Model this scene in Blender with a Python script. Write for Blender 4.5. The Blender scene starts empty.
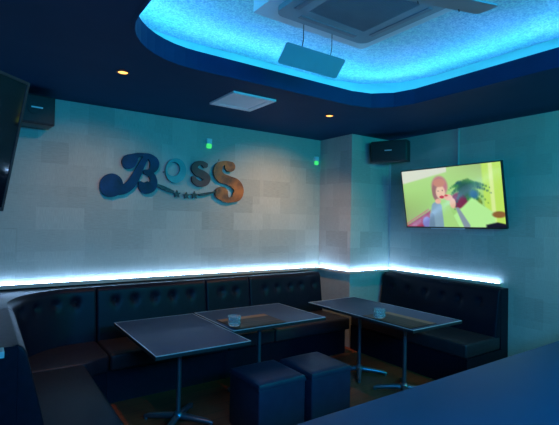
import bpy, bmesh, math, random
from mathutils import Vector, Matrix, noise
random.seed(7)
S = bpy.context.scene
COL = S.collection
PI = math.pi

# ---------------------------------------------------------------- camera
FPX, YAW, PITCH, ROLL = 430.04, 0.60607743, 0.01746039, 0.01883596
EYE = Vector((0.0, 0.0, 1.6))
_f = Vector((math.sin(YAW) * math.cos(PITCH), math.cos(YAW) * math.cos(PITCH), math.sin(PITCH)))
_r0 = Vector((math.cos(YAW), -math.sin(YAW), 0)); _u0 = _r0.cross(_f)
_r = math.cos(ROLL) * _r0 + math.sin(ROLL) * _u0
_u = -math.sin(ROLL) * _r0 + math.cos(ROLL) * _u0
cam = bpy.data.cameras.new('camera'); co = bpy.data.objects.new('camera', cam); COL.objects.link(co)
co.matrix_world = Matrix(((_r.x, _u.x, -_f.x, EYE.x), (_r.y, _u.y, -_f.y, EYE.y), (_r.z, _u.z, -_f.z, EYE.z), (0, 0, 0, 1)))
cam.sensor_width = 36; cam.lens = FPX / 559 * 36; cam.clip_start = 0.05
S.camera = co

# ---------------------------------------------------------------- world, exposure, big lights
S.view_settings.view_transform = 'Standard'; S.view_settings.look = 'None'
S.view_settings.gamma = 1; S.view_settings.use_curve_mapping = False
S.view_settings.exposure = 0.0
S.cycles.use_denoising = True
S.cycles.max_bounces = 8; S.cycles.diffuse_bounces = 5
S.cycles.sample_clamp_indirect = 6
w = bpy.data.worlds.new('world'); S.world = w; w.use_nodes = True
w.node_tree.nodes['Background'].inputs[0].default_value = (0.01, 0.10, 0.38, 1)
w.node_tree.nodes['Background'].inputs[1].default_value = 0.16

def lamp(name, kind, loc, energy, color, **kw):
    l = bpy.data.lights.new(name, kind); l.energy = energy; l.color = color
    aim = kw.pop('aim', None)
    for k, v in kw.items(): setattr(l, k, v)
    o = bpy.data.objects.new(name, l); COL.objects.link(o); o.location = loc
    d = Vector(aim) - Vector(loc) if aim else Vector((0, 0, -1))
    o.rotation_euler = d.to_track_quat('-Z', 'Y').to_euler()
    return o
# added blue fill from an unseen area light behind the viewer, no fitting modelled
lamp('blue_fill', 'AREA', (1.1, -1.0, 2.15), 120, (0.01, 0.38, 1.0), shape='RECTANGLE', size=2.4, size_y=0.3, aim=(1.3, 1.2, 0.7))
lamp('teal_fill', 'AREA', (3.6, -0.6, 2.5), 44, (0.01, 0.85, 0.72), shape='RECTANGLE', size=0.8, size_y=0.4, aim=(3.4, 4.2, 1.6))  # unseen fill light added to bring teal onto the walls
WARM = (1.0, 0.50, 0.22)
DOWN = [(0.871, 3.414), (3.012, 3.448), (0.15, 1.35), (4.0, 1.15)]
DOWN_W = [40, 100, 24, 26]
LED_COVE = ((0.08, 0.50, 1.0), 68.0)
LED_WALL = ((0.34, 0.58, 1.0), 46.0)

# ---------------------------------------------------------------- materials
def lin(c):
    return tuple(((x / 255) / 12.92 if x / 255 <= 0.04045 else ((x / 255 + 0.055) / 1.055) ** 2.4) for x in c) + (1,)
def mat(name, c1, c2=None, rough=0.5, rough2=None, metal=0.0, scale=8.0, detail=4.0, bump=0.0, bscale=None, stretch=(1, 1, 1), spec=None, coat=0.0, emit=None):
    m = bpy.data.materials.new(name); m.use_nodes = True
    nt = m.node_tree; N = nt.nodes; L = nt.links; b = N['Principled BSDF']
    tc = N.new('ShaderNodeTexCoord'); mp = N.new('ShaderNodeMapping'); mp.inputs['Scale'].default_value = stretch
    L.new(tc.outputs['Object'], mp.inputs[0])
    n = N.new('ShaderNodeTexNoise'); n.inputs['Scale'].default_value = scale; n.inputs['Detail'].default_value = detail
    L.new(mp.outputs[0], n.inputs['Vector'])
    r = N.new('ShaderNodeValToRGB'); r.color_ramp.elements[0].position = 0.35; r.color_ramp.elements[1].position = 0.65
    r.color_ramp.elements[0].color = tuple(c1[:3]) + (1,); r.color_ramp.elements[1].color = tuple((c2 or c1)[:3]) + (1,)
    L.new(n.outputs['Fac'], r.inputs[0]); L.new(r.outputs[0], b.inputs['Base Color'])
    b.inputs['Metallic'].default_value = metal
    if rough2 is None: b.inputs['Roughness'].default_value = rough
    else:
        mr = N.new('ShaderNodeMapRange'); mr.inputs['To Min'].default_value = rough; mr.inputs['To Max'].default_value = rough2
        L.new(n.outputs['Fac'], mr.inputs[0]); L.new(mr.outputs[0], b.inputs['Roughness'])
    if spec is not None: b.inputs['Specular IOR Level'].default_value = spec
    b.inputs['Coat Weight'].default_value = coat
    if emit: b.inputs['Emission Color'].default_value = tuple(emit[0]) + (1,); b.inputs['Emission Strength'].default_value = emit[1]
    if bump:
        n2 = N.new('ShaderNodeTexNoise'); n2.inputs['Scale'].default_value = bscale or scale * 4; n2.inputs['Detail'].default_value = 5
        L.new(mp.outputs[0], n2.inputs['Vector'])
        bp = N.new('ShaderNodeBump'); bp.inputs['Strength'].default_value = bump; bp.inputs['Distance'].default_value = 0.01
        L.new(n2.outputs['Fac'], bp.inputs['Height']); L.new(bp.outputs[0], b.inputs['Normal'])
    return m

def wallpaper():
    m = bpy.data.materials.new('stone_wallpaper'); m.use_nodes = True
    nt = m.node_tree; N = nt.nodes; L = nt.links; b = N['Principled BSDF']
    uv = N.new('ShaderNodeTexCoord')
    def brick(w_, h_, off, loc):
        mp = N.new('ShaderNodeMapping'); mp.inputs['Location'].default_value = loc; L.new(uv.outputs['UV'], mp.inputs[0])
        br = N.new('ShaderNodeTexBrick'); br.offset = off
        for k, v in (('Scale', 1.0), ('Mortar Size', 0.0), ('Brick Width', w_), ('Row Height', h_), ('Bias', 0.0)): br.inputs[k].default_value = v
        br.inputs['Color1'].default_value = (0, 0, 0, 1); br.inputs['Color2'].default_value = (1, 1, 1, 1); br.inputs['Mortar'].default_value = (0.5, 0.5, 0.5, 1)
        L.new(mp.outputs[0], br.inputs['Vector']); return br
    b1 = brick(0.42, 0.21, 0.37, (0, 0, 0)); b2 = brick(0.29, 0.31, 0.6, (0.13, 0.07, 0))
    mx = N.new('ShaderNodeMix'); mx.data_type = 'RGBA'; mx.inputs[0].default_value = 0.4
    L.new(b1.outputs['Color'], mx.inputs[6]); L.new(b2.outputs['Color'], mx.inputs[7])
    mp = N.new('ShaderNodeMapping'); mp.inputs['Scale'].default_value = (6, 60, 1); L.new(uv.outputs['UV'], mp.inputs[0])
    n1 = N.new('ShaderNodeTexNoise'); n1.inputs['Scale'].default_value = 2.5; n1.inputs['Detail'].default_value = 6; L.new(mp.outputs[0], n1.inputs['Vector'])
    mp2 = N.new('ShaderNodeMapping'); mp2.inputs['Scale'].default_value = (60, 6, 1); L.new(uv.outputs['UV'], mp2.inputs[0])
    n2 = N.new('ShaderNodeTexNoise'); n2.inputs['Scale'].default_value = 2.5; n2.inputs['Detail'].default_value = 6; L.new(mp2.outputs[0], n2.inputs['Vector'])
    mf = N.new('ShaderNodeMix'); mf.data_type = 'RGBA'
    L.new(b1.outputs['Color'], mf.inputs[0]); L.new(n1.outputs['Fac'], mf.inputs[6]); L.new(n2.outputs['Fac'], mf.inputs[7])
    m2 = N.new('ShaderNodeMix'); m2.data_type = 'RGBA'; m2.inputs[0].default_value = 0.6
    L.new(mx.outputs[2], m2.inputs[6]); L.new(mf.outputs[2], m2.inputs[7])
    r = N.new('ShaderNodeValToRGB'); r.color_ramp.elements[0].position = 0.28; r.color_ramp.elements[1].position = 0.72
    r.color_ramp.elements[0].color = (0.30, 0.325, 0.29, 1); r.color_ramp.elements[1].color = (0.46, 0.485, 0.43, 1)
    L.new(m2.outputs[2], r.inputs[0]); L.new(r.outputs[0], b.inputs['Base Color'])
    b.inputs['Roughness'].default_value = 0.65; b.inputs['Specular IOR Level'].default_value = 0.3
    bp = N.new('ShaderNodeBump'); bp.inputs['Strength'].default_value = 0.35; bp.inputs['Distance'].default_value = 0.004
    L.new(mf.outputs[2], bp.inputs['Height']); L.new(bp.outputs[0], b.inputs['Normal'])
    return m

def wood_floor():
    m = bpy.data.materials.new('wood_floor'); m.use_nodes = True
    nt = m.node_tree; N = nt.nodes; L = nt.links; b = N['Principled BSDF']
    uv = N.new('ShaderNodeTexCoord')
    br = N.new('ShaderNodeTexBrick'); br.offset = 0.4
    for k, v in (('Scale', 1.0), ('Mortar Size', 0.002), ('Brick Width', 0.9), ('Row Height', 0.12)): br.inputs[k].default_value = v
    br.inputs['Color1'].default_value = (0.27, 0.055, 0.020, 1); br.inputs['Color2'].default_value = (0.19, 0.037, 0.013, 1); br.inputs['Mortar'].default_value = (0.01, 0.006, 0.004, 1)
    L.new(uv.outputs['UV'], br.inputs['Vector'])
    mp = N.new('ShaderNodeMapping'); mp.inputs['Scale'].default_value = (3, 40, 1); L.new(uv.outputs['UV'], mp.inputs[0])
    n = N.new('ShaderNodeTexNoise'); n.inputs['Scale'].default_value = 2; n.inputs['Detail'].default_value = 5; L.new(mp.outputs[0], n.inputs['Vector'])
    mr = N.new('ShaderNodeMapRange'); mr.inputs['To Min'].default_value = 0.55; mr.inputs['To Max'].default_value = 1.35; L.new(n.outputs['Fac'], mr.inputs[0])
    mx = N.new('ShaderNodeMix'); mx.data_type = 'RGBA'; mx.blend_type = 'MULTIPLY'; mx.inputs[0].default_value = 1
    L.new(br.outputs['Color'], mx.inputs[6]); L.new(mr.outputs[0], mx.inputs[7]); L.new(mx.outputs[2], b.inputs['Base Color'])
    b.inputs['Roughness'].default_value = 0.45
    return m

def slab_mat():
    m = bpy.data.materials.new('mottled_recess_wallpaper'); m.use_nodes = True
    nt = m.node_tree; N = nt.nodes; L = nt.links; b = N['Principled BSDF']
    tc = N.new('ShaderNodeTexCoord')
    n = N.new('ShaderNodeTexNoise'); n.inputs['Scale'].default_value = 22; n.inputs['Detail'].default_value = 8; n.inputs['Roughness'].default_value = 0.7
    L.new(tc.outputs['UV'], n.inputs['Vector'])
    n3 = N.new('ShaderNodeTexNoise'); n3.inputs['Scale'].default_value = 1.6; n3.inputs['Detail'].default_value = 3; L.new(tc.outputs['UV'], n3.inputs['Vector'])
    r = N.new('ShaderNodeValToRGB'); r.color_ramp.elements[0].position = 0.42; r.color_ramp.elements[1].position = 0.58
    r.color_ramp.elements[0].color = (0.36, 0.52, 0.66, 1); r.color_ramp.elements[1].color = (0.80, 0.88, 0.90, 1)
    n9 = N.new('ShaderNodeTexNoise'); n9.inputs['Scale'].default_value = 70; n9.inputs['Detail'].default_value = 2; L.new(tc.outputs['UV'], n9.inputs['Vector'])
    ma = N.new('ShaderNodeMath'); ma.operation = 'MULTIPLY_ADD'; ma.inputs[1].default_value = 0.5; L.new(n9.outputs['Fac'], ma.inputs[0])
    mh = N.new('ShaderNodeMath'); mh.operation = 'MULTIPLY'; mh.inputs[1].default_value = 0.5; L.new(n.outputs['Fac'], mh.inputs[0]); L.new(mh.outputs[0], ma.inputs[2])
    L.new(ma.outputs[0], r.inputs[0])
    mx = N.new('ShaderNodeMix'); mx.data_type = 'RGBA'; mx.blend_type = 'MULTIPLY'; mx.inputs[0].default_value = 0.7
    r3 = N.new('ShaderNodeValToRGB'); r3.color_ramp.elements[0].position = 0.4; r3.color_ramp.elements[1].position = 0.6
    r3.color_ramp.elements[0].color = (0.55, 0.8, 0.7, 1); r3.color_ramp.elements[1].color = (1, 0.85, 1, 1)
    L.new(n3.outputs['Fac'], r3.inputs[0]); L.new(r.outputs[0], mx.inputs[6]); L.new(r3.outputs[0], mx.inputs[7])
    L.new(mx.outputs[2], b.inputs['Base Color']); b.inputs['Roughness'].default_value = 0.55
    bp = N.new('ShaderNodeBump'); bp.inputs['Strength'].default_value = 0.6; bp.inputs['Distance'].default_value = 0.01
    L.new(n.outputs['Fac'], bp.inputs['Height']); L.new(bp.outputs[0], b.inputs['Normal'])
    return m

def emis(name, color, strength):
    m = bpy.data.materials.new(name); m.use_nodes = True
    nt = m.node_tree; N = nt.nodes; N.clear()
    e = N.new('ShaderNodeEmission'); e.inputs[0].default_value = tuple(color[:3]) + (1,); e.inputs[1].default_value = strength
    o = N.new('ShaderNodeOutputMaterial'); nt.links.new(e.outputs[0], o.inputs[0]); return m

M = {
 'wall': wallpaper(), 'floor': wood_floor(), 'slab': slab_mat(),
 'ceil': mat('navy_ceiling_paint', (0.002, 0.034, 0.090), (0.003, 0.038, 0.098), rough=0.6, scale=3, spec=0.08),
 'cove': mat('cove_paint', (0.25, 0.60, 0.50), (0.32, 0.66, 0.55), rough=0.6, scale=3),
 'leather': mat('black_leather', (0.003, 0.006, 0.013), (0.004, 0.007, 0.017), spec=0.14, rough=0.34, rough2=0.46, scale=30, bump=0.12, bscale=160),
 'leather_seat': mat('seat_leather', (0.017, 0.015, 0.021), (0.023, 0.020, 0.027), spec=0.3, rough=0.36, rough2=0.5, scale=14, bump=0.12, bscale=160),
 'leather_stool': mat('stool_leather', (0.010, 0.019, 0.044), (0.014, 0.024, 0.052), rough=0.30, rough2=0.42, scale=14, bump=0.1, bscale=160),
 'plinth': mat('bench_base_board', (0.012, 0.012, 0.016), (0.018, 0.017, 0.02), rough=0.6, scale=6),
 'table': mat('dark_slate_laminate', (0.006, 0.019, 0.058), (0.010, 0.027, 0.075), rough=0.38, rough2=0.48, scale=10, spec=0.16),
 'edge': mat('table_edge_trim', (0.46, 0.48, 0.52), (0.54, 0.56, 0.6), rough=0.35, metal=0.3, scale=20),
 'steel': mat('dark_steel', (0.16, 0.19, 0.24), (0.2, 0.23, 0.28), rough=0.32, metal=0.85, scale=12),
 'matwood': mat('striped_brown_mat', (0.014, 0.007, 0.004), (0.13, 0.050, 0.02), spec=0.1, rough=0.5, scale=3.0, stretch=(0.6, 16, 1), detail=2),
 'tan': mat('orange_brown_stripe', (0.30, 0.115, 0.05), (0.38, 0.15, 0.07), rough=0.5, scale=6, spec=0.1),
 'bar': mat('blue_black_bar_top', (0.004, 0.042, 0.078), (0.005, 0.050, 0.09), rough=0.42, rough2=0.48, scale=3, spec=0.3),
 'barside': mat('bar_front_board', (0.02, 0.025, 0.035), (0.03, 0.035, 0.045), rough=0.5, scale=5),
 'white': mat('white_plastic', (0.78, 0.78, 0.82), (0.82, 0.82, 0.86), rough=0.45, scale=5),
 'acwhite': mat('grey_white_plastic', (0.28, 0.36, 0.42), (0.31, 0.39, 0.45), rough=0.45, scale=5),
 'grille': mat('grey_grille', (0.26, 0.27, 0.31), (0.30, 0.31, 0.35), rough=0.6, scale=5),
 'dark': mat('black_plastic', (0.012, 0.013, 0.016), (0.018, 0.019, 0.022), rough=0.4, scale=12),
 'mesh': mat('speaker_mesh', (0.014, 0.015, 0.018), (0.024, 0.025, 0.028), rough=0.6, scale=120, bump=0.3, bscale=300),
 'silver': mat('silver_badge', (0.75, 0.76, 0.78), (0.8, 0.8, 0.82), rough=0.3, metal=0.2, scale=20),
 'screen': mat('dark_glossy_screen', (0.004, 0.004, 0.006), (0.006, 0.006, 0.008), rough=0.06, scale=3, coat=0.3),
 'navy': mat('navy_blue_letter', (0.003, 0.014, 0.050), (0.005, 0.034, 0.13), rough=0.45, scale=6, spec=0.2),
 'teal': mat('teal_letter', (0.03, 0.20, 0.26), (0.06, 0.28, 0.34), rough=0.4, scale=10),
 'bronze': mat('purple_bronze_letter', (0.07, 0.030, 0.040), (0.13, 0.055, 0.06), rough=0.45, metal=0.0, spec=0.3, scale=10),
 'copper': mat('dark_copper_letter', (0.08, 0.022, 0.014), (0.42, 0.13, 0.03), rough=0.4, metal=0.0, spec=0.4, scale=7),
 'chain': mat('dull_black_metal', (0.02, 0.025, 0.035), (0.05, 0.05, 0.06), rough=0.45, metal=0.5, scale=40),
 'trimwood': mat('tan_ledge_board', (0.42, 0.36, 0.29), (0.50, 0.43, 0.35), rough=0.5, scale=5, stretch=(0.3, 3, 3)),
 'conduit': mat('pale_conduit', (0.32, 0.40, 0.42), (0.38, 0.45, 0.47), rough=0.5, scale=9),
 'partition': mat('pale_teal_partition', (0.20, 0.42, 0.42), (0.26, 0.48, 0.48), rough=0.5, scale=9),
}
def glass_mat():
    m = bpy.data.materials.new('clear_glass'); m.use_nodes = True
    b = m.node_tree.nodes['Principled BSDF']
    b.inputs['Base Color'].default_value = (0.9, 0.94, 0.97, 1); b.inputs['Roughness'].default_value = 0.04
    b.inputs['Transmission Weight'].default_value = 0.85; b.inputs['IOR'].default_value = 1.5
    return m
M['glass'] = glass_mat()
M['cove_led'] = emis('cove_led_glow', *LED_COVE)
M['wall_led'] = emis('ledge_led_glow', *LED_WALL)
M['warmlens'] = emis('warm_lamp_lens', (1.0, 0.42, 0.10), 3.2)
M['green_led'] = emis('green_lamp', (0.06, 0.85, 0.22), 1.0)

# ---------------------------------------------------------------- helpers
def box_uv(me):
    uvl = me.uv_layers.new(name='UVMap')
    for p in me.polygons:
        n = p.normal; a = max(range(3), key=lambda i: abs(n[i]))
        for li in p.loop_indices:
            v = me.vertices[me.loops[li].vertex_index].co
            uvl.data[li].uv = ((v.y, v.z), (v.x, v.z), (v.x, v.y))[a]
def obj(name, bm, m, parent=None, smooth=False, uv=False):
    bmesh.ops.recalc_face_normals(bm, faces=bm.faces)
    me = bpy.data.meshes.new(name); bm.to_mesh(me); bm.free()
    if isinstance(m, (list, tuple)):
        for k in m: me.materials.append(M[k])
    else: me.materials.append(M[m])
    if uv: box_uv(me)
    if smooth:
        for p in me.polygons: p.use_smooth = True
        try: me.set_sharp_from_angle(angle=math.radians(40))
        except Exception: pass
    o = bpy.data.objects.new(name, me); COL.objects.link(o)
    if parent: o.parent = parent
    return o
def tag(o, label=None, cat=None, group=None, kind=None):
    if label: o['label'] = label
    if cat: o['category'] = cat
    if group: o['group'] = group
    if kind: o['kind'] = kind
    return o
def thing(name, label, cat, loc=(0, 0, 0), rot=(0, 0, 0), group=None):
    o = bpy.data.objects.new(name, None); COL.objects.link(o); o.location = loc; o.rotation_euler = rot
    o.empty_display_size = 0.1
    return tag(o, label, cat, group)
def add_box(bm, x0, x1, y0, y1, z0, z1, bevel=0.0, seg=2):
    t = bmesh.new()
    bmesh.ops.create_cube(t, size=1)
    for v in t.verts: v.co = Vector((x0 + (v.co.x + .5) * (x1 - x0), y0 + (v.co.y + .5) * (y1 - y0), z0 + (v.co.z + .5) * (z1 - z0)))
    if bevel: bmesh.ops.bevel(t, geom=t.edges[:], offset=bevel, segments=seg, profile=0.5, affect='EDGES')
    merge(bm, t)
def merge(bm, t):
    me = bpy.data.meshes.new('tmp'); t.to_mesh(me); t.free(); bm.from_mesh(me); bpy.data.meshes.remove(me)
def box(*a, **k):
    bm = bmesh.new(); add_box(bm, *a, **k); return bm
def add_prism(bm, pts, z0, z1, bevel=0.0, seg=2, axis='z'):
    t = bmesh.new()
    lo = [t.verts.new((p[0], p[1], z0)) for p in pts]; hi = [t.verts.new((p[0], p[1], z1)) for p in pts]
    t.faces.new(lo[::-1]); t.faces.new(hi); n = len(pts)
    for i in range(n): t.faces.new((lo[i], lo[(i + 1) % n], hi[(i + 1) % n], hi[i]))
    if bevel:
        bmesh.ops.recalc_face_normals(t, faces=t.faces)
        bmesh.ops.bevel(t, geom=[e for e in t.edges if e.calc_face_angle(0) > 0.6], offset=bevel, segments=seg, profile=0.5, affect='EDGES')
    merge(bm, t)
def add_tube(bm, pts, r, n=12, cap=True):
    pts = [Vector(p) for p in pts]; rings = []
    for i, p in enumerate(pts):
        d = (pts[min(i + 1, len(pts) - 1)] - pts[max(i - 1, 0)]).normalized()
        a = d.orthogonal().normalized(); b = d.cross(a)
        if rings:
            pa = rings[-1][1]; a = (pa - d * pa.dot(d)).normalized(); b = d.cross(a)
        rr = r[i] if isinstance(r, (list, tuple)) else r
        rings.append(([bm.verts.new(p + rr * (math.cos(2 * PI * k / n) * a + math.sin(2 * PI * k / n) * b)) for k in range(n)], a))
    for i in range(len(rings) - 1):
        A, B = rings[i][0], rings[i + 1][0]
        for k in range(n): bm.faces.new((A[k], A[(k + 1) % n], B[(k + 1) % n], B[k]))
    if cap: bm.faces.new(rings[0][0][::-1]); bm.faces.new(rings[-1][0])
def add_lathe(bm, prof, n=24, cx=0, cy=0, cap0=True, cap1=True):
    rings = [[bm.verts.new((cx + r * math.cos(2 * PI * k / n), cy + r * math.sin(2 * PI * k / n), z)) for k in range(n)] for r, z in prof]
    for A, B in zip(rings, rings[1:]):
        for k in range(n): bm.faces.new((A[k], A[(k + 1) % n], B[(k + 1) % n], B[k]))
    if cap0: bm.faces.new(rings[0][::-1])
    if cap1: bm.faces.new(rings[-1])
def xform(bm, mt): bmesh.ops.transform(bm, matrix=mt, verts=bm.verts)

# ---------------------------------------------------------------- the room
D, W, ZC = 4.61, 4.60, 2.72          # back wall, right wall, ceiling height
XL, YB = -0.68, -2.4
CX, CY = 3.873, 3.99                 # pillar in the far right corner
tag(obj('floor', box(XL - .1, W + .1, YB, D + .1, -0.1, 0), 'floor', uv=True), kind='structure')
tag(obj('wall_back', box(XL - .1, W + .1, D, D + .1, 0, 3.2), 'wall', uv=True), kind='structure')
tag(obj('wall_right', box(W, W + .1, YB, D, 0, 3.2), 'wall', uv=True), kind='structure')
tag(obj('wall_left', box(XL - .1, XL, YB, D, 0, 3.2), 'wall', uv=True), kind='structure')
tag(obj('wall_pillar', box(CX, W, CY, D, 0, ZC), 'wall', uv=True), kind='structure')

def rrect(x0, x1, y0, y1, r, n=10, chamfer=()):
    P = []; rs = r if isinstance(r, (tuple, list)) else (r,) * 4
    for sx, sy, a0, k in ((1, 1, 0, 0), (0, 1, PI / 2, 1), (0, 0, PI, 2), (1, 0, 1.5 * PI, 3)):
        q = rs[k]; cx = x1 - q if sx else x0 + q; cy = y1 - q if sy else y0 + q
        m = 3 if k in chamfer else n
        for i in range(m + 1):
            a = a0 + PI / 2 * i / m; P.append((cx + q * math.cos(a), cy + q * math.sin(a)))
    return P
RX0, RX1, RY0, RY1 = 0.685, 3.33, 0.55, 3.015
RR = (0.42, 0.62, 0.5, 0.5)
def ring_fill(bm, outer, inner, z, up=0.0):
    t = bmesh.new(); es = []
    for loop in (outer, inner):
        vs = [t.verts.new((p[0], p[1], z)) for p in loop]
        for i in range(len(vs)): es.append(t.edges.new((vs[i], vs[(i + 1) % len(vs)])))
    bmesh.ops.triangle_fill(t, edges=es, use_beauty=True, use_dissolve=False)
    if up:
        g = bmesh.ops.extrude_face_region(t, geom=t.faces[:])
        for v in g['geom']:
            if isinstance(v, bmesh.types.BMVert): v.co.z += up
    merge(bm, t)
inner = rrect(RX0, RX1, RY0, RY1, RR, chamfer=(0,))
bm = bmesh.new()
ring_fill(bm, [(XL, YB), (W, YB), (W, D), (XL, D)], inner, ZC, 0.03)
tag(obj('ceiling', bm, 'ceil', uv=True), kind='structure')
def band(bm, A, B, z0, z1):          # closed ring between two outlines with the same number of points
    n = len(A); v = [[bm.verts.new((p[0], p[1], z)) for p in L_] for L_, z in ((A, z0), (A, z1), (B, z1), (B, z0))]
    for a, b in ((0, 1), (1, 2), (2, 3), (3, 0)):
        for i in range(n): bm.faces.new((v[a][i], v[a][(i + 1) % n], v[b][(i + 1) % n], v[b][i]))
def tape(bm, A, B, z0, z1):          # thin tape facing up and towards the middle
    n = len(A); v = [[bm.verts.new((p[0], p[1], z)) for p in L_] for L_, z in ((A, z0), (B, z1), (B, z1 - .004), (A, z0 - .004))]
    for a, b in ((0, 1), (1, 2), (2, 3), (3, 0)):
        for i in range(n): bm.faces.new((v[a][i], v[a][(i + 1) % n], v[b][(i + 1) % n], v[b][i]))
def off(d): return rrect(RX0 - d, RX1 + d, RY0 - d, RY1 + d, tuple(q + d for q in RR), chamfer=(0,))
bm = bmesh.new(); band(bm, off(-0.006), off(0.02), ZC - 0.002, 2.86)
tag(obj('trim_1', bm, 'ceil'), kind='structure')
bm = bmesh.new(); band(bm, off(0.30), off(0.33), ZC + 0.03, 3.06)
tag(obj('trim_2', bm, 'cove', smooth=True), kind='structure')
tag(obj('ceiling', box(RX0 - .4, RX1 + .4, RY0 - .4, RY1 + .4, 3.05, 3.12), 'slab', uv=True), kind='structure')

# LED tape in the recess, on a carrier behind the upstand
t = thing('led_strip', 'cyan blue strip light hidden behind the lip of the ceiling recess', 'light strip', (RX1, RY1, 2.75))
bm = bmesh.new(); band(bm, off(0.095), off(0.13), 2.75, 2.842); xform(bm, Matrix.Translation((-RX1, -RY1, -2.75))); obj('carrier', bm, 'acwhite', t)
bm = bmesh.new(); tape(bm, off(0.100), off(0.112), 2.846, 2.857); xform(bm, Matrix.Translation((-RX1, -RY1, -2.75))); obj('glowing_tape', bm, 'cove_led', t)

# ledge with LED tape along the walls above the benches
LZ = 0.958
def mould(name, pts, nrm):
    (x0, y0), (x1, y1) = pts
    bm = bmesh.new(); nx, ny = nrm
    xs = sorted((x0, x1, x0 + nx * .05, x1 + nx * .05)); ys = sorted((y0, y1, y0 + ny * .05, y1 + ny * .05))
    add_box(bm, xs[0], xs[-1], ys[0], ys[-1], LZ - 0.024, LZ + 0.010)
    tag(obj(name, bm, 'trimwood'), kind='structure')
mould('trim_3', ((XL, D), (CX - .0, D)), (0, -1))
mould('trim_4', ((CX, D - .05), (CX, CY - .05)), (-1, 0))
mould('trim_5', ((CX, CY), (W, CY)), (0, -1))
mould('trim_6', ((W, CY - .05), (W, 2.42)), (-1, 0))
def led(label, x0, x1, y0, y1):
    o = obj('led_strip', box(x0, x1, y0, y1, LZ + .0105, LZ + .018), 'wall_led'); tag(o, label, 'light strip', 'strip lights on the wall ledge')
led('white strip light along the back wall under the raised letters', XL + .02, CX - .03, D - .032, D - .020)
led('short white strip light on the narrow left side of the corner pillar', CX - .032, CX - .020, CY - .02, D - .04)
led('white strip light across the front face of the corner pillar', CX, W - .03, CY - .032, CY - .020)
led('white strip light on the right wall below the lit television', W - .032, W - .020, 2.45, CY - .04)

# ---------------------------------------------------------------- benches
SEAT, BACK = 0.44, 0.93
def cushion(path, s0, s1, z0, z1, lean, r, thick, dents, ds=0.025):
    """padded back panel: path(s) -> (point, normal into the room)"""
    ns = max(4, round((s1 - s0) / ds)); nz = 20
    sv = [s0 + (s1 - s0) * i / ns for i in range(ns + 1)]
    e = r * 0.25
    sv = sorted(set(sv + [s0 + e * .3, s0 + e, s0 + 2 * e, s1 - e * .3, s1 - e, s1 - 2 * e]))
    zv = sorted(set([z0 + (z1 - z0) * i / nz for i in range(nz + 1)] + [z1 - r * k for k in (.04, .15, .3, .5, .75)]))
    def edge(d, rr):
        d = min(max(d, 0), rr); return math.sqrt(max(0, rr * rr - (rr - d) ** 2)) / rr
    bm = bmesh.new(); F = []; B = []
    for s in sv:
        p, n = path(s); fr = []; bk = []
        for z in zv:
            tz = (z1 - z) / (z1 - z0)
            o = lean * tz + r * (edge(z1 - z, r) - 1)
            o += 0.012 * (edge(min(s - s0, s1 - s), 0.022) - 1)
            for (bs, bz) in dents:
                d2 = ((s - bs) ** 2 + (z - bz) ** 2)
                o -= 0.028 * math.exp(-d2 / (2 * 0.022 ** 2)) + 0.010 * math.exp(-(s - bs) ** 2 / (2 * 0.008 ** 2)) * math.exp(-(z - bz + .03) ** 2 / (2 * .04 ** 2))
            fr.append(bm.verts.new((p[0] + n[0] * o, p[1] + n[1] * o, z)))
            bk.append(bm.verts.new((p[0] - n[0] * thick, p[1] - n[1] * thick, z)))
        F.append(fr); B.append(bk)
    for i in range(len(sv) - 1):
        for j in range(len(zv) - 1):
            bm.faces.new((F[i][j], F[i + 1][j], F[i + 1][j + 1], F[i][j + 1]))
            bm.faces.new((B[i][j], B[i][j + 1], B[i + 1][j + 1], B[i + 1][j]))
        bm.faces.new((F[i][0], B[i][0], B[i + 1][0], F[i + 1][0]))
        bm.faces.new((F[i][-1], F[i + 1][-1], B[i + 1][-1], B[i][-1]))
    for i in (0, -1):
        for j in range(len(zv) - 1): bm.faces.new((F[i][j], F[i][j + 1], B[i][j + 1], B[i][j]))
    return bm
YF, XF = 4.345, 0.205                # front line of the back and of the left backrests
AC_, AR = (0.755, 3.795), 0.55       # centre and radius of the curved corner
def path_back(s): return (s, YF), (0, -1)
def path_left(s): return (XF, s), (1, 0)
def path_right(s): return (4.425, s), (-1, 0)
Q = AR * PI / 2
def path_corner(s):                  # s=0 at the left run, growing round to the back run
    if s < 0: return (XF, AC_[1] + s), (1, 0)
    if s > Q: return (AC_[0] + s - Q, YF), (0, -1)
    a = s / AR
    return (AC_[0] - AR * math.cos(a), AC_[1] + AR * math.sin(a)), (math.cos(a), -math.sin(a))
def seat_prism(pts, z0=0.30, z1=SEAT, bev=0.022):
    bm = bmesh.new(); add_prism(bm, pts, z0, z1, bev, 3); return bm
def shift(bm, loc): xform(bm, Matrix.Translation([-c for c in loc])); return bm
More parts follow.
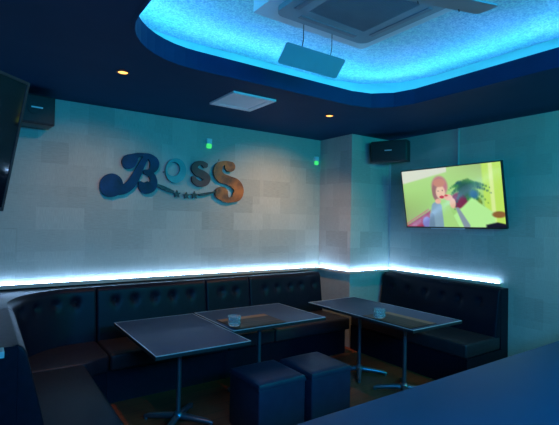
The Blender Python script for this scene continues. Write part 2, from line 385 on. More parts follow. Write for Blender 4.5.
def bench(label, loc, seat_pts, base_pts, path, s0, s1, dents, top_pts, lean=0.07):
    t = thing('banquette_section', label, 'bench', loc, group=None)
    bm = bmesh.new(); add_prism(bm, base_pts, 0.0, 0.30); obj('base', shift(bm, loc), 'leather', t)
    obj('seat', shift(seat_prism(seat_pts), loc), 'leather_seat', t, smooth=True)
    b = obj('backrest', shift(cushion(path, s0 + .003, s1 - .003, SEAT - 0.02, BACK, lean, 0.05, 0.03, dents), loc), 'leather', t, smooth=True)
    for (s, z) in dents:
        p, n = path(s); o = lean * (BACK - z) / (BACK - SEAT + .02) - 0.030
        bm = bmesh.new(); bmesh.ops.create_uvsphere(bm, u_segments=12, v_segments=8, radius=1)
        a = math.atan2(n[1], n[0])
        xform(bm, Matrix.Translation((p[0] + n[0] * o, p[1] + n[1] * o, z)) @ Matrix.Rotation(a, 4, 'Z') @ Matrix.Diagonal((0.007, 0.014, 0.014, 1)))
        obj('button', shift(bm, loc), 'leather', b, smooth=True)
    bm = bmesh.new(); add_prism(bm, top_pts, 0.30, BACK - 0.006); obj('back_box', shift(bm, loc), 'leather', t)
    return t
SF, LF = 3.775, 0.695                # front edges of the back seat and of the left seat
g = 0.004
def back_sec(label, x0, x1, bx, bz):
    bench(label, ((x0 + x1) / 2, 4.2, 0), [(x0 + g, SF), (x1 - g, SF), (x1 - g, YF - .02), (x0 + g, YF - .02)],
          [(x0 + .001, SF + .09), (x1 - .001, SF + .09), (x1 - .001, D - .002), (x0 + .001, D - .002)], path_back, x0, x1, [(x, bz) for x in bx],
          [(x0 + .002, YF + .031), (x1 - .002, YF + .031), (x1 - .002, D - .003), (x0 + .002, D - .003)])
back_sec('long black tufted bench section behind the leftmost table, five buttons in its back', 0.917, 2.046, (1.09, 1.275, 1.475, 1.665, 1.865), 0.792)
back_sec('narrow black bench section with two back buttons, between the two long ones', 2.046, 2.596, (2.235, 2.415), 0.785)
back_sec('black tufted bench section beside the corner pillar, right end of the back wall row', 2.596, 3.685, (2.80, 2.985, 3.18, 3.35, 3.56), 0.775)
# curved corner
SEAM = 3.665
arc = [(AC_[0] - (AR) * math.cos(a) + .0, AC_[1] + (AR) * math.sin(a)) for a in [PI / 2 * i / 14 for i in range(15)]]
arc_seat = [(AC_[0] - (AR - .02) * math.cos(a), AC_[1] + (AR - .02) * math.sin(a)) for a in [PI / 2 * i / 14 for i in range(15)]]
arc_back = [(AC_[0] - (AR + .031) * math.cos(a), AC_[1] + (AR + .031) * math.sin(a)) for a in [PI / 2 * i / 14 for i in range(15)]]
seat_c = [(XF + .02, SEAM + g)] + arc_seat + [(0.917 - g, YF - .02), (0.917 - g, SF), (0.86, SF - .01), (0.79, SF - .04), (0.735, SF - .085), (LF + .01, SEAM + g)]
base_c = [(XL + .002, SEAM), (XL + .002, D - .002), (0.916, D - .002), (0.916, SF + .09), (0.74, SF + .06), (0.64, SEAM)]
top_c = [(XF - .031, SEAM + .002)] + arc_back + [(0.915, YF + .031), (0.915, D - .003), (XL + .003, D - .003), (XL + .003, SEAM + .002)]
bench('curved corner section of the black bench under the left end of the wall light', (0.3, 4.2, 0), seat_c, base_c, path_corner, SEAM - AC_[1], 0.917 - AC_[0] + Q,
      [(AR * math.radians(a), 0.80) for a in (30, 50, 69, 88)], top_c)
# left run, open end towards the viewer
Y0 = 2.60
bench('left wall bench section nearest the viewer, with its rounded end panel showing', (0.2, 3.1, 0),
      [(XF + .02, 2.47), (LF, 2.47), (LF, SEAM - g), (XF + .02, SEAM - g)],
      [(XF + .02, 2.482), (LF - .012, 2.482), (LF - .012, SEAM - .001), (XL + .002, SEAM - .001), (XL + .002, Y0), (XF + .02, Y0)], path_left, Y0, SEAM, [],
      [(XL + .003, Y0), (XF - .031, Y0), (XF - .031, SEAM - .002), (XL + .003, SEAM - .002)], lean=0.115)
# right bench
XS, YE = 3.835, 2.36
t_r = bench('separate black tufted bench on the right wall under the television', (4.3, 3.1, 0),
      [(XS, YE), (4.45, YE), (4.45, CY - .06), (XS, CY - .06)],
      [(XS + .012, YE), (W - .002, YE), (W - .002, CY - .055), (XS + .012, CY - .055)], path_right, YE + .0, CY - .055, [(3.75, .768), (3.50, .768), (3.255, .768), (3.025, .768), (2.81, .768), (2.57, .768)],
      [(4.456, YE), (W - .003, YE), (W - .003, CY - .055), (4.456, CY - .055)])
# low partition end at the left of the picture
t = thing('low_partition', 'pale teal low partition end beside the left bench, at the left border of the photo', 'partition', (-0.092, 2.3, 0))
obj('panel', box(-.188, .172, -.03, .03, 0, .965), 'partition', t); obj('cap', box(-.189, .192, -.04, .04, .965, .995, bevel=.004), 'partition', t)

# ---------------------------------------------------------------- tables
def table(label, x0, x1, y0, y1, poles, arot, z=0.70):
    cx, cy = (x0 + x1) / 2, (y0 + y1) / 2; hx, hy = (x1 - x0) / 2, (y1 - y0) / 2
    t = thing('bar_table', label, 'table', (cx, cy, 0), group=None)
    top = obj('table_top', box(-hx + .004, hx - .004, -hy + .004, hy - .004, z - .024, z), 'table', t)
    bm = bmesh.new(); A = [(-hx, -hy), (hx, -hy), (hx, hy), (-hx, hy)]; B = [(-hx + .004, -hy + .004), (hx - .004, -hy + .004), (hx - .004, hy - .004), (-hx + .004, hy - .004)]
    band(bm, A, B, z - .026, z - .0035); obj('edge_band', bm, 'dark', top)
    B2 = [(-hx + .007, -hy + .007), (hx - .007, -hy + .007), (hx - .007, hy - .007), (-hx + .007, hy - .007)]
    bm = bmesh.new(); band(bm, A, B2, z - .0035, z + .0010); obj('edge_trim', bm, 'edge', top)
    for (px, py) in poles:
        px -= cx; py -= cy
        bm = bmesh.new(); add_lathe(bm, [(.045, .055), (.040, .075), (.020, .09), (.0185, .10), (.0185, z - .036), (.022, z - .034)], 20, px, py); obj('pole', bm, 'steel', t, smooth=True)
        obj('mounting_plate', box(px - .12, px + .12, py - .12, py + .12, z - .034, z - .024), 'steel', t)
        for k in range(4):
            a = arot + PI / 2 * k; d = Vector((math.cos(a), math.sin(a), 0)); c = Vector((px, py, 0))
            bm = bmesh.new()
            add_tube(bm, [c + d * .0 + Vector((0, 0, .052)), c + d * .10 + Vector((0, 0, .045)), c + d * .24 + Vector((0, 0, .030)), c + d * .285 + Vector((0, 0, .020))], [.027, .025, .021, .013], 10)
            add_lathe(bm, [(.014, 0.0), (.014, .020)], 12, c.x + d.x * .27, c.y + d.y * .27)
            obj('foot', bm, 'steel', t, smooth=True)
    return t
table('square-ended dark table at the left, nearest the viewer, with nothing on it', .950, 1.668, 2.745, 3.815, [(1.31, 3.235)], PI / 4)
table('dark table in the middle, behind the stools, with an ashtray at its left end', 1.692, 2.668, 3.06, 3.835, [(2.18, 3.44)], PI / 4 + .35)
table('long dark two-pole table on the right, in front of the wall bench', 2.985, 3.685, 2.315, 3.715, [(3.32, 3.26), (3.32, 2.67)], PI / 4)

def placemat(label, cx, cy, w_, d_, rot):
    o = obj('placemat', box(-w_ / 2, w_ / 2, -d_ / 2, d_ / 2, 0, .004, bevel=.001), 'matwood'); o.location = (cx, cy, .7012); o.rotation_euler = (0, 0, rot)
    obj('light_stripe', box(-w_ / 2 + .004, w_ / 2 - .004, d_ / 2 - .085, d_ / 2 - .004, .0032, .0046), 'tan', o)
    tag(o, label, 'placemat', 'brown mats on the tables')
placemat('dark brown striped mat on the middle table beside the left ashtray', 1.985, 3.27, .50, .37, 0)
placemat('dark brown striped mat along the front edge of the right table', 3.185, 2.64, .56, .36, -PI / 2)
def ashtray(label, x, y, z):
    bm = bmesh.new(); n = 16
    prof = [(.046, 0), (.057, .018), (.052, .040), (.058, .062), (.056, .080), (.050, .080), (.049, .058), (.044, .040), (.046, .020), (.040, .012)]
    add_lathe(bm, prof, n)
    i = 0
    for v in bm.verts:
        k = i % n
        if k % 2 and v.co.xy.length > .047: v.co.x *= .93; v.co.y *= .93
        i += 1
    o = obj('glass_ashtray', bm, 'glass'); o.location = (x, y, z); tag(o, label, 'ashtray', 'cut glass ashtrays')
ashtray('cut glass ashtray on the middle table, left end of the mat', 1.775, 3.20, .7057)
ashtray('cut glass ashtray on the right table, near its two poles', 3.09, 2.78, .7057)

# ---------------------------------------------------------------- stools
def stool(label, x0, x1, y0, y1, h=.45):
    t = thing('cube_stool', label, 'stool', ((x0 + x1) / 2, (y0 + y1) / 2, 0), group='black cube stools')
    hx, hy = (x1 - x0) / 2, (y1 - y0) / 2
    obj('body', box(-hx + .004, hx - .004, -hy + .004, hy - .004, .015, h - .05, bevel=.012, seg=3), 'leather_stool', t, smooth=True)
    bm = bmesh.new(); n = 14; r = .028
    def e(d): d = min(max(d, 0), r); return math.sqrt(max(0, r * r - (r - d) ** 2)) - r
    us = [0, .02, .06, .12, .2, .32, .44, .56, .68, .8, .88, .94, .98, 1]
    V = []
    for u in us:
        row = []
        for v in us:
            x, y = -hx + 2 * hx * u, -hy + 2 * hy * v
            z = h + e(min(hx - abs(x), hy - abs(y))) + .010 * (1 - (x / hx) ** 2) * (1 - (y / hy) ** 2) - .010
            row.append(bm.verts.new((x, y, z)))
        V.append(row)
    k = len(us)
    for i in range(k - 1):
        for j in range(k - 1): bm.faces.new((V[i][j], V[i + 1][j], V[i + 1][j + 1], V[i][j + 1]))
    rim = [V[i][0] for i in range(k)] + [V[k - 1][j] for j in range(1, k)] + [V[i][k - 1] for i in range(k - 2, -1, -1)] + [V[0][j] for j in range(k - 2, 0, -1)]
    lo = [bm.verts.new((v.co.x, v.co.y, h - .055)) for v in rim]
    for i in range(len(rim)): bm.faces.new((rim[i], lo[i], lo[(i + 1) % len(lo)], rim[(i + 1) % len(rim)]))
    bm.faces.new(lo)
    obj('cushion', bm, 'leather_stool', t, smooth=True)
    for sx in (-1, 1):
        for sy in (-1, 1):
            bm = bmesh.new(); add_lathe(bm, [(.014, 0), (.018, .016)], 12, sx * (hx - .05), sy * (hy - .05)); obj('foot', bm, 'dark', t)
stool('left of two black leather cube stools, next to the table pole', 1.625, 2.045, 2.555, 2.995)
stool('right of two black leather cube stools, towards the right table', 2.085, 2.500, 2.535, 2.975)

# ---------------------------------------------------------------- bar counter in the foreground
t = thing('bar_counter', 'blue-lit dark bar counter across the lower right foreground', 'counter', (1.9, 0.5, 0))
obj('counter_top', box(-1.75, 2.40, -.45, .348, 1.05, 1.10, bevel=.006), 'bar', t, smooth=True)
obj('front_panel', box(-1.70, 2.35, .18, .25, 0, 1.05), 'barside', t); obj('kick_board', box(-1.70, 2.35, .251, .262, 0, .1), 'barside', t)

# ---------------------------------------------------------------- ceiling fittings
def downlight(label, x, y, power, tilt):
    t = thing('downlight', label, 'light', (x, y, ZC), group='recessed ceiling spotlights')
    bm = bmesh.new(); add_lathe(bm, [(.050, -.001), (.052, -.006), (.040, -.008), (.036, -.003)], 28, cap0=False, cap1=False); obj('ring', bm, 'dark', t, smooth=True)
    bm = bmesh.new(); add_lathe(bm, [(.0365, -.004), (.0365, -.0015)], 28); obj('lens', bm, 'warmlens', t)
    l = bpy.data.lights.new('spot', 'SPOT'); l.energy = power; l.color = WARM; l.spot_size = math.radians(108); l.spot_blend = 1.0; l.shadow_soft_size = .035
    o = bpy.data.objects.new('lamp', l); COL.objects.link(o); o.parent = t; o.location = (0, 0, -.02); o.rotation_euler = Vector(tuple(tilt)).to_track_quat('-Z', 'Y').to_euler()
for (x, y), pw, lb in zip(DOWN, DOWN_W, ('lit downlight in the dark ceiling above the left end of the letters', 'lit downlight in the dark ceiling near the pillar', 'lit downlight over the left bench end', 'lit downlight over the right end of the bar')):
    downlight(lb, x, y, pw, (0, .65, -1) if y > 3 else (0, .1, -1))

t = thing('ceiling_speaker', 'square pale lilac flush panel in the dark ceiling between the two downlights', 'ceiling panel', (2.005, 3.545, ZC))
bm = bmesh.new(); band(bm, [(-.225, -.24), (.225, -.24), (.225, .24), (-.225, .24)], [(-.165, -.18), (.165, -.18), (.165, .18), (-.165, .18)], -.018, 0)
obj('frame', bm, 'white', t)
obj('panel', box(-.163, .163, -.178, .178, -.012, -.001), 'white', t)

# air conditioner cassette
AZ = 2.93; ax0, ax1, ay0, ay1 = 1.52, 2.33, 1.50, 2.30; acx, acy = (ax0 + ax1) / 2, (ay0 + ay1) / 2
t = thing('air_conditioner', 'square ceiling air conditioner cassette with a fine grille inside the recess', 'air conditioner', (acx, acy, 3.05))
def acb(x0, x1, y0, y1, z0, z1, r=None, **k):
    bm = bmesh.new()
    add_prism(bm, rrect(x0 - acx, x1 - acx, y0 - acy, y1 - acy, r or .02, n=6), z0 - 3.05, z1 - 3.05, k.get('bevel', 0)); return bm
obj('mounting_plate', acb(ax0 - .08, ax1 + .12, ay0 - .08, ay1 + .13, 2.965, 3.05, r=.012), 'white', t)
bm = bmesh.new()
A_ = rrect(ax0 - acx, ax1 - acx, ay0 - acy, ay1 - acy, .07, n=6); B_ = rrect(ax0 + .16 - acx, ax1 - .16 - acx, ay0 + .16 - acy, ay1 - .16 - acy, .01, n=6)
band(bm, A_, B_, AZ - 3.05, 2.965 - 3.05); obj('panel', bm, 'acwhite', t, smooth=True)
gx, gy = (ax1 - ax0) / 2 - .16, (ay1 - ay0) / 2 - .16
bm = bmesh.new(); add_box(bm, -gx, gx, -gy, gy, AZ + .012 - 3.05, AZ + .03 - 3.05)
n = 34
for i in range(n):
    x = -gx + 2 * gx * (i + .5) / n; add_box(bm, x - .0035, x + .0035, -gy, gy, AZ + .001 - 3.05, AZ + .013 - 3.05)
for i in range(5):
    y = -gy + 2 * gy * (i + .5) / 5; add_box(bm, -gx, gx, y - .002, y + .002, AZ + .004 - 3.05, AZ + .013 - 3.05)
obj('grille', bm, 'grille', t)
for (dx, dy, lx, ly) in ((0, 1, .25, .018), (0, -1, .25, .018), (1, 0, .018, .25), (-1, 0, .018, .25)):
    cx, cy = dx * (gx + .085), dy * (gy + .085)
    obj('vane', box(cx - lx, cx + lx, cy - ly, cy + ly, AZ - 3.05 - .005, AZ - 3.05 + .004), 'grille', t)
def deflector(label, x0, x1, yi, zi, yo, zo, swing=0):
    loc = ((x0 + x1) / 2, (yi + yo) / 2, (zi + zo) / 2)
    t = thing('air_deflector', label, 'air deflector', loc, (0, 0, swing), group='wired air deflector panels')
    d = Vector((0, yo - yi, zo - zi)); Ln = d.length; d.normalize(); nrm = d.cross(Vector((1, 0, 0)))
    bm = bmesh.new(); add_prism(bm, rrect(-(x1 - x0) / 2, (x1 - x0) / 2, -Ln / 2, Ln / 2, .018, n=4), -.004, .004)
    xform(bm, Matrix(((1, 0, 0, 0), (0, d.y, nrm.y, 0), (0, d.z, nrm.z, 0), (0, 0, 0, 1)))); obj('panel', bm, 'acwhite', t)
    sg = 1 if yo > yi else -1
    for sx in (-.13, .13):
        bm = bmesh.new(); y1 = yi - loc[1]; z1 = zi - loc[2]
        add_tube(bm, [(sx, y1 + .02 * sg, z1 - .02), (sx, y1, z1 + .05), (sx, y1, 2.9645 - loc[2])], .003, 6); obj('wire_bracket', bm, 'dark', t)
deflector('grey rectangular air deflector hanging on wires on the far side of the air conditioner', 1.66, 2.20, 2.345, 2.80, 2.455, 2.69)
deflector('dark air deflector near the air conditioner, cut by the top photo border', 1.69, 2.235, 1.42, 2.77, 1.265, 2.745, -.30)

# ---------------------------------------------------------------- wall speakers
def speaker(label, loc, rotz, tilt, w_, h_, d_, drop):
    t = thing('wall_speaker', label, 'speaker', loc, (tilt, 0, rotz), group='black wall speakers')
    # local: front faces -Y
    obj('cabinet', box(-w_ / 2, w_ / 2, -d_ / 2 + .02, d_ / 2, -h_ / 2, h_ / 2, bevel=.012, seg=3), 'dark', t, smooth=True)
    obj('front_mesh', box(-w_ / 2 + .008, w_ / 2 - .008, -d_ / 2, -d_ / 2 + .03, -h_ / 2 + .008, h_ / 2 - .008, bevel=.01, seg=3), 'mesh', t, smooth=True)
    bm = bmesh.new(); add_lathe(bm, [(.052, 0), (.050, .006), (.030, .004), (.012, .007)], 24)
    xform(bm, Matrix.Translation((-.02, -d_ / 2, 0)) @ Matrix.Rotation(PI / 2, 4, 'X')); obj('cone_ring', bm, 'mesh', t, smooth=True)
    obj('badge', box(-.045, .045, -d_ / 2 - .012, -d_ / 2 - .006, .004, .016), 'silver', t)
    bm = bmesh.new(); add_tube(bm, [(0, d_ / 2 - .005, 0), (0, d_ / 2 + drop * .5, .04), (0, d_ / 2 + drop, .04)], .014, 10); obj('bracket', bm, 'dark', t)
    return t
speaker('black box speaker on the pillar by the ceiling, left of the television', (4.285, 3.715, 2.50), -1.12, .05, .46, .27, .20, .10)
speaker('black box speaker at the ceiling in the left corner, behind the dark television', (.365, 4.42, 2.535), .10, .0, .30, .26, .24, .07)

# ---------------------------------------------------------------- televisions
def paint(u, v):
    def mixc(a, b, k): k = max(0, min(1, k)); return tuple(a[i] * (1 - k) + b[i] * k for i in range(3))
    def ell(cx, cy, rx, ry, soft=.25): d = math.sqrt(((u - cx) / rx) ** 2 + ((v - cy) / ry) ** 2); return (1 - d) / soft
    def half(x0, y0, x1, y1, soft=.02): return ((x1 - x0) * (v - y0) - (y1 - y0) * (u - x0)) / math.hypot(x1 - x0, y1 - y0) / soft + .5
    c = mixc((176, 222, 140), (150, 205, 110), v)
    c = mixc(c, (150, 175, 110), (v - .35) * 2 * (1 - u * 2.4))
    c = mixc(c, (215, 222, 205), min(half(.48, .10, 0, .24) * 1, 1) if False else max(0, min(1, (.24 - .30 * u - v) / .03)) * (u < .5))
    c = mixc(c, (186, 226, 96), (u - .82) / .02)
    c = mixc(c, (214, 236, 150), min((u - .885) / .01, (.93 - u) / .01))
    # red sofa
    c = mixc(c, (150, 24, 62), min((v - (.97 - .95 * u)) / .03, (.30 - u) / .03))
    c = mixc(c, (190, 90, 110), min((v - (.93 - .95 * u)) / .02, ((.97 - .95 * u) - v) / .02, (.28 - u) / .03))
    c = mixc(c, (116, 20, 60), ell(.60, .56, .10, .15))
    # plant
    for k, (a, ln) in enumerate(((-2.9, .17), (-2.5, .20), (-2.1, .19), (-1.6, .18), (-1.1, .19), (-.7, .22), (-.3, .24), (.1, .20), (.5, .20), (.9, .19), (2.6, .14), (-1.35, .2), (-.5, .25), (1.3, .16))):
        cx, cy = .665, .36
        for st in range(9):
            q = st / 8; px = cx + math.cos(a) * ln * q; py = cy + (math.sin(a) * ln * q + .13 * q * q) * 1.7
            wv = .030 * (1 - q) + .012; d = math.hypot(u - px, (v - py) * .6)
            if d < wv: c = mixc(c, ((20, 96, 60), (48, 130, 62), (22, 84, 86), (80, 140, 70))[k % 4], (wv - d) / .010 * (.6 + .4 * math.sin(u * 420 + k)))
    c = mixc(c, (16, 74, 58), ell(.66, .38, .085, .17, .6)); c = mixc(c, (44, 108, 150), ell(.74, .47, .06, .10, .6))
    c = mixc(c, (110, 140, 50), ell(.79, .62, .03, .11, .6))
    # pale cushion and the dark corner
    c = mixc(c, (178, 236, 150), min(half(.60, .70, .72, .52), half(.72, .52, .93, .80), half(.60, 1.2, .55, .60, .03) * -1 + 1 if False else 1, (v - .5) / .02, (.93 - u) / .03))
    c = mixc(c, (140, 96, 50), min(ell(.95, .80, .07, .06, .3), 1)); c = mixc(c, (22, 20, 40), min((v - .91 - .4 * abs(u - .93)) / .02, (u - .82) / .02))
    # person
    c = mixc(c, (120, 122, 190), ell(.24, .93, .06, .12))
    def cap(x0, y0, x1, y1, r0, r1, soft=.012):
        k = max(0, min(1, ((u - x0) * (x1 - x0) + (v - y0) * (y1 - y0) * .36) / ((x1 - x0) ** 2 + (y1 - y0) ** 2 * .36)))
        return (r0 + (r1 - r0) * k - math.hypot(u - x0 - k * (x1 - x0), (v - y0 - k * (y1 - y0)) * .6)) / soft
    c = mixc(c, (126, 158, 178), cap(.36, .66, .34, 1.0, .06, .09)); c = mixc(c, (104, 132, 156), cap(.30, .80, .29, 1.05, .03, .04))
    c = mixc(c, (164, 214, 128), cap(.46, .70, .50, 1.05, .045, .09)); c = mixc(c, (132, 150, 164), cap(.575, .70, .65, .98, .022, .038))
    c = mixc(c, (186, 120, 132), ell(.41, .31, .095, .20)); c = mixc(c, (150, 110, 110), ell(.37, .40, .05, .17))
    c = mixc(c, (232, 196, 170), ell(.415, .41, .055, .135)); c = mixc(c, (196, 136, 120), ell(.41, .25, .07, .08))
    c = mixc(c, (70, 40, 50), ell(.392, .385, .010, .010, .6)); c = mixc(c, (70, 40, 50), ell(.438, .38, .010, .010, .6))
    c = mixc(c, (190, 40, 70), ell(.425, .49, .03, .028)); c = mixc(c, (226, 176, 150), ell(.49, .50, .05, .06)); c = mixc(c, (226, 176, 150), ell(.38, .56, .035, .05))
    c = mixc(c, (200, 60, 80), ell(.47, .47, .02, .02)); c = mixc(c, (224, 180, 150), ell(.53, .60, .035, .10))
    return c
def screen_mat():
    m = bpy.data.materials.new('lit_screen_picture'); m.use_nodes = True
    nt = m.node_tree; N = nt.nodes; b = N['Principled BSDF']
    a = N.new('ShaderNodeVertexColor'); a.layer_name = 'picture'
    b.inputs['Base Color'].default_value = (.01, .01, .01, 1); b.inputs['Roughness'].default_value = .12
    nt.links.new(a.outputs['Color'], b.inputs['Emission Color']); b.inputs['Emission Strength'].default_value = 1.0
    return m
M['picture'] = screen_mat()
def tv(label, R, loc, w_, h_, lit, arm):
    t = thing('television', label, 'television'); t.matrix_world = Matrix.Translation(loc) @ R.to_4x4()
    # local: screen faces -Y
    obj('housing', box(-w_ / 2, w_ / 2, .004, .035, -h_ / 2, h_ / 2, bevel=.004), 'dark', t)
    obj('rear_bulge', box(-w_ * .3, w_ * .3, .034, .055, -h_ * .35, h_ * .25, bevel=.008), 'dark', t)
    b_ = .011
    bm = bmesh.new(); add_box(bm, -w_ / 2, w_ / 2, -.003, .006, h_ / 2 - b_, h_ / 2); add_box(bm, -w_ / 2, w_ / 2, -.003, .006, -h_ / 2, -h_ / 2 + b_ * 1.3)
    add_box(bm, -w_ / 2, -w_ / 2 + b_, -.003, .006, -h_ / 2 + b_, h_ / 2 - b_); add_box(bm, w_ / 2 - b_, w_ / 2, -.003, .006, -h_ / 2 + b_, h_ / 2 - b_)
    obj('bezel', bm, 'dark', t)
    if lit:
        nx, ny = 150, 88; bm = bmesh.new(); cl = bm.verts.layers.float_color.new('picture'); V = []
        for j in range(ny + 1):
            row = []
            for i in range(nx + 1):
                u, v = i / nx, j / ny
                q = bm.verts.new(((u - .5) * (w_ - 2 * b_), .0015, (.5 - v) * (h_ - 2.3 * b_) + .0015)); q[cl] = lin(paint(u, v)); row.append(q)
            V.append(row)
        for j in range(ny):
            for i in range(nx): bm.faces.new((V[j][i], V[j + 1][i], V[j + 1][i + 1], V[j][i + 1]))
        obj('screen', bm, 'picture', t)
        obj('sensor_bar', box(-w_ * .22, w_ * .12, -.004, .02, -h_ / 2 - .012, -h_ / 2 - .001), 'silver', t)
    else:
        obj('screen', box(-w_ / 2 + b_, w_ / 2 - b_, .0, .004, -h_ / 2 + b_, h_ / 2 - b_), 'screen', t)
    bm = bmesh.new(); Ri = R.inverted()
    add_tube(bm, [Vector((0, .05, 0)), Vector((0, .05, 0)) + Ri @ Vector(arm)], .022, 8)
    obj('wall_bracket', bm, 'dark', t)
    return t
def rz(a): return Matrix.Rotation(a, 3, 'Z')
def rx(a): return Matrix.Rotation(a, 3, 'X')
def ry(a): return Matrix.Rotation(a, 3, 'Y')
tv('lit wide television hanging tilted on the right wall, showing a smiling person beside a palm', rz(-1.527) @ rx(.182) @ ry(-.012), (4.45, 2.976, 1.899), 1.259, .724, True, (.085, 0, 0))
tv('dark switched-off television seen edge-on at the left border, tilted down', rz(math.atan2(.72, .69)) @ rx(.20), (-.213, 1.705, 1.875), .93, .53, False, (-.30, .30, 0))

# conduits on the walls
def conduit(label, x, y, z0, z1):
    o = obj('cable_conduit', box(-.009, .009, -.009, .009, 0, z1 - z0, bevel=.002), 'conduit'); o.location = (x, y, z0); tag(o, label, 'conduit')
conduit('thin pale vertical cable conduit between the ceiling and the lit television', W - .010, 2.955, 2.05, ZC - .001)
conduit('thin pale vertical trim strip where the pillar meets the right wall', W - .010, CY - .011, .99, ZC - .001)

# ---------------------------------------------------------------- small green lit fixtures on the back wall
def green(label, x, z):
    t = thing('green_wall_light', label, 'light', (x, D, z), group='small green wall lights')
    obj('holder', box(-.034, .034, -.030, 0, .0, .06, bevel=.006), 'white', t)
    obj('green_lens', box(-.030, .030, -.034, -.002, -.055, -.0005, bevel=.012, seg=3), 'green_led', t, smooth=True)
green('small green glowing wall light above the large last letter', 2.165, 2.475)
green('small green glowing wall light by the pillar corner', 3.79, 2.425)

# ---------------------------------------------------------------- wall letters
# fixed mapping from the traced letter outlines to metres on the wall plane (independent of the camera)
TR, TU, TF, TO = Vector((0.8215557, -0.5698172, 0.0188320)), Vector((-0.0254242, -0.0036180, 0.9996702)), Vector((0.5695611, 0.8217635, 0.0174595)), Vector((0, 0, 1.6))
def on_wall(px, py, y):
    r = (px - 279.5) / 430.04 * TR - (py - 212.5) / 430.04 * TU + TF
    return TO + r * (y / r.y)
def catmull(P, n=6):
    out = []
    for i in range(len(P) - 1):
        a = P[max(i - 1, 0)]; b = P[i]; c = P[i + 1]; d = P[min(i + 2, len(P) - 1)]
        for k in range(n):
            t_ = k / n
            out.append(tuple(.5 * (2 * b[q] + (c[q] - a[q]) * t_ + (2 * a[q] - 5 * b[q] + 4 * c[q] - d[q]) * t_ ** 2 + (3 * b[q] - a[q] - 3 * c[q] + d[q]) * t_ ** 3) for q in range(3)))
    out.append(tuple(P[-1])); return out
SY = D - .012                        # letters are 30 mm thick boards on short spacers
ORG = on_wall(170, 180, SY)
def add_plate(bm, outline, y0, y1):
    """closed outline in (x,z) metres relative to the sign, with a small chamfer on the front"""
    c = Vector((sum(p[0] for p in outline) / len(outline), sum(p[1] for p in outline) / len(outline)))
    n = len(outline)
    a = [bm.verts.new((p[0], y1, p[1])) for p in outline]; b = [bm.verts.new((p[0], y0, p[1])) for p in outline]
    for i in range(n): bm.faces.new((a[i], a[(i + 1) % n], b[(i + 1) % n], b[i]))
    bm.faces.new(a); bm.faces.new(b[::-1])
def add_stroke(bm, P, s, ox, oy, y0, y1):
    P = catmull([(x, y, r) for x, y, r in P])
    pts = [(x / s + ox, y / s + oy, r / s) for x, y, r in P]
    Lf, Rt = [], []
    for i, (x, y, r) in enumerate(pts):
        x0, yy0, _ = pts[max(i - 1, 0)]; x1, yy1, _ = pts[min(i + 1, len(pts) - 1)]
        dx, dy = x1 - x0, yy1 - yy0; l = math.hypot(dx, dy) or 1; nx, ny = -dy / l, dx / l
        Lf.append((x + nx * r, y + ny * r)); Rt.append((x - nx * r, y - ny * r))
    def w3(p, y): q = on_wall(p[0], p[1], SY) - ORG; return (q.x, y, q.z)
    rows = [[bm.verts.new(w3(l_, y1)) for l_ in Lf], [bm.verts.new(w3(l_, y0)) for l_ in Lf], [bm.verts.new(w3(r_, y0)) for r_ in Rt], [bm.verts.new(w3(r_, y1)) for r_ in Rt]]
    for i in range(len(pts) - 1):
        for a in range(4):
            b = (a + 1) % 4; bm.faces.new((rows[a][i], rows[a][i + 1], rows[b][i + 1], rows[b][i]))
    for i in (0, -1): bm.faces.new([rows[a][i] for a in range(4)])
    for i, e in ((0, .0005), (-1, .0009)):
        x, y, r = pts[i]
        ol = []
        for k in range(24):
            q = on_wall(x + r * math.cos(2 * PI * k / 24), y + r * math.sin(2 * PI * k / 24), SY) - ORG; ol.append((q.x, q.z))
        add_plate(bm, ol, y0 - e, y1)
sign = thing('wall_sign', 'curly raised four-letter sign in blue, teal, bronze and copper on the back wall', 'sign', tuple(ORG))
def letter(label, strokes, s, ox, oy, m, name='letter'):
    bm = bmesh.new()
    for k, st in enumerate(strokes): add_stroke(bm, st, s, ox, oy, -.034 - .0012 * k, -.002)
    add_box(bm, 0, 0.001, -.002, .011, 0, .001) if False else None
    o = obj(name, bm, m, sign)
    if label: o['label'] = label
    return o
Z1 = (6.99, 90, 145); Z2 = (6.576, 165, 150)
letter('navy blue first letter', [
  [(145, 282, 82), (170, 290, 74), (215, 308, 42), (250, 300, 34), (285, 268, 34), (318, 215, 30), (346, 160, 24), (374, 105, 20), (388, 84, 13)],
  [(268, 118, 51), (292, 100, 42), (325, 76, 20), (368, 72, 14), (412, 84, 20), (444, 122, 31), (438, 165, 28), (408, 186, 17), (378, 186, 12)],
  [(380, 192, 12), (418, 206, 20), (438, 246, 24), (424, 288, 36), (392, 298, 44), (362, 288, 34), (346, 268, 14)]], *Z1, 'navy')
letter('purple bronze third letter', [[(258, 102, 18), (238, 88, 14), (205, 92, 17), (187, 118, 20), (206, 146, 24), (240, 162, 25), (266, 186, 25), (258, 214, 22), (226, 224, 19), (192, 206, 18), (182, 184, 13)]], *Z2, 'bronze')
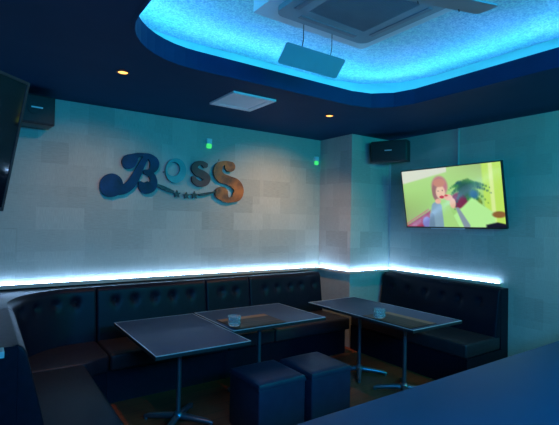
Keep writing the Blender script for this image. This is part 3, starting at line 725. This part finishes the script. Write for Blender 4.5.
letter('dark copper last letter, larger than the one before it', [[(420, 112, 34), (408, 92, 18), (378, 88, 14), (350, 106, 24), (340, 146, 28), (362, 182, 31), (412, 202, 30), (456, 224, 33), (478, 266, 31), (464, 308, 30), (430, 328, 18), (396, 324, 22), (364, 284, 42)]], *Z2, 'copper')
# the round second letter: a thick ring
def ell_px(cx, cy, rx_, ry_, n=40):
    out = []
    for k in range(n):
        a = 2 * PI * k / n; q = on_wall(165 + (cx + rx_ * math.cos(a)) / 6.576, 150 + (cy + ry_ * math.sin(a)) / 6.576, SY) - ORG; out.append((q.x, q.z))
    return out
bm = bmesh.new(); A_ = ell_px(64, 137, 68, 81); B_ = ell_px(48, 126, 44, 47)
v = [[bm.verts.new((p[0], y, p[1])) for p in L_] for L_, y in ((A_, -.002), (A_, -.034), (B_, -.034), (B_, -.002))]
for a in range(4):
    for i in range(40): bm.faces.new((v[a][i], v[a][(i + 1) % 40], v[(a + 1) % 4][(i + 1) % 40], v[(a + 1) % 4][i]))
obj('letter', bm, 'teal', sign)['label'] = 'teal ring-shaped second letter'
# chain below the letters: two bars and three stars
letter(None, [[(470, 284, 9), (500, 296, 12), (540, 313, 11), (575, 326, 7)]], *Z1, 'chain', 'bar')
letter(None, [[(222, 294, 6), (260, 290, 9), (300, 281, 6), (328, 274, 4)]], *Z2, 'chain', 'bar')
def star(cx, cy, r):
    ol = []
    for k in range(10):
        a = PI / 2 + PI * k / 5; rr = r if k % 2 == 0 else r * .45
        q = on_wall(165 + (cx + rr * math.cos(a)) / 6.576, 150 + (cy - rr * math.sin(a)) / 6.576, SY) - ORG; ol.append((q.x, q.z))
    bm = bmesh.new(); add_plate(bm, ol, -.024, -.002); obj('star', bm, 'chain', sign)
star(75, 290, 27); star(137, 300, 24); star(190, 298, 26)
# spacers holding the sign to the wall
for (px, py) in ((110, 186), (128, 165), (150, 160), (146, 188), (163.5, 172), (183, 172), (196, 165), (203, 182), (219, 160), (222, 177), (236, 187), (221, 193), (160, 187), (208, 193)):
    q = on_wall(px, py, SY) - ORG
    bm = bmesh.new(); add_tube(bm, [(q.x, -.004, q.z), (q.x, .0115, q.z)], .006, 8); obj('spacer', bm, 'chain', sign)
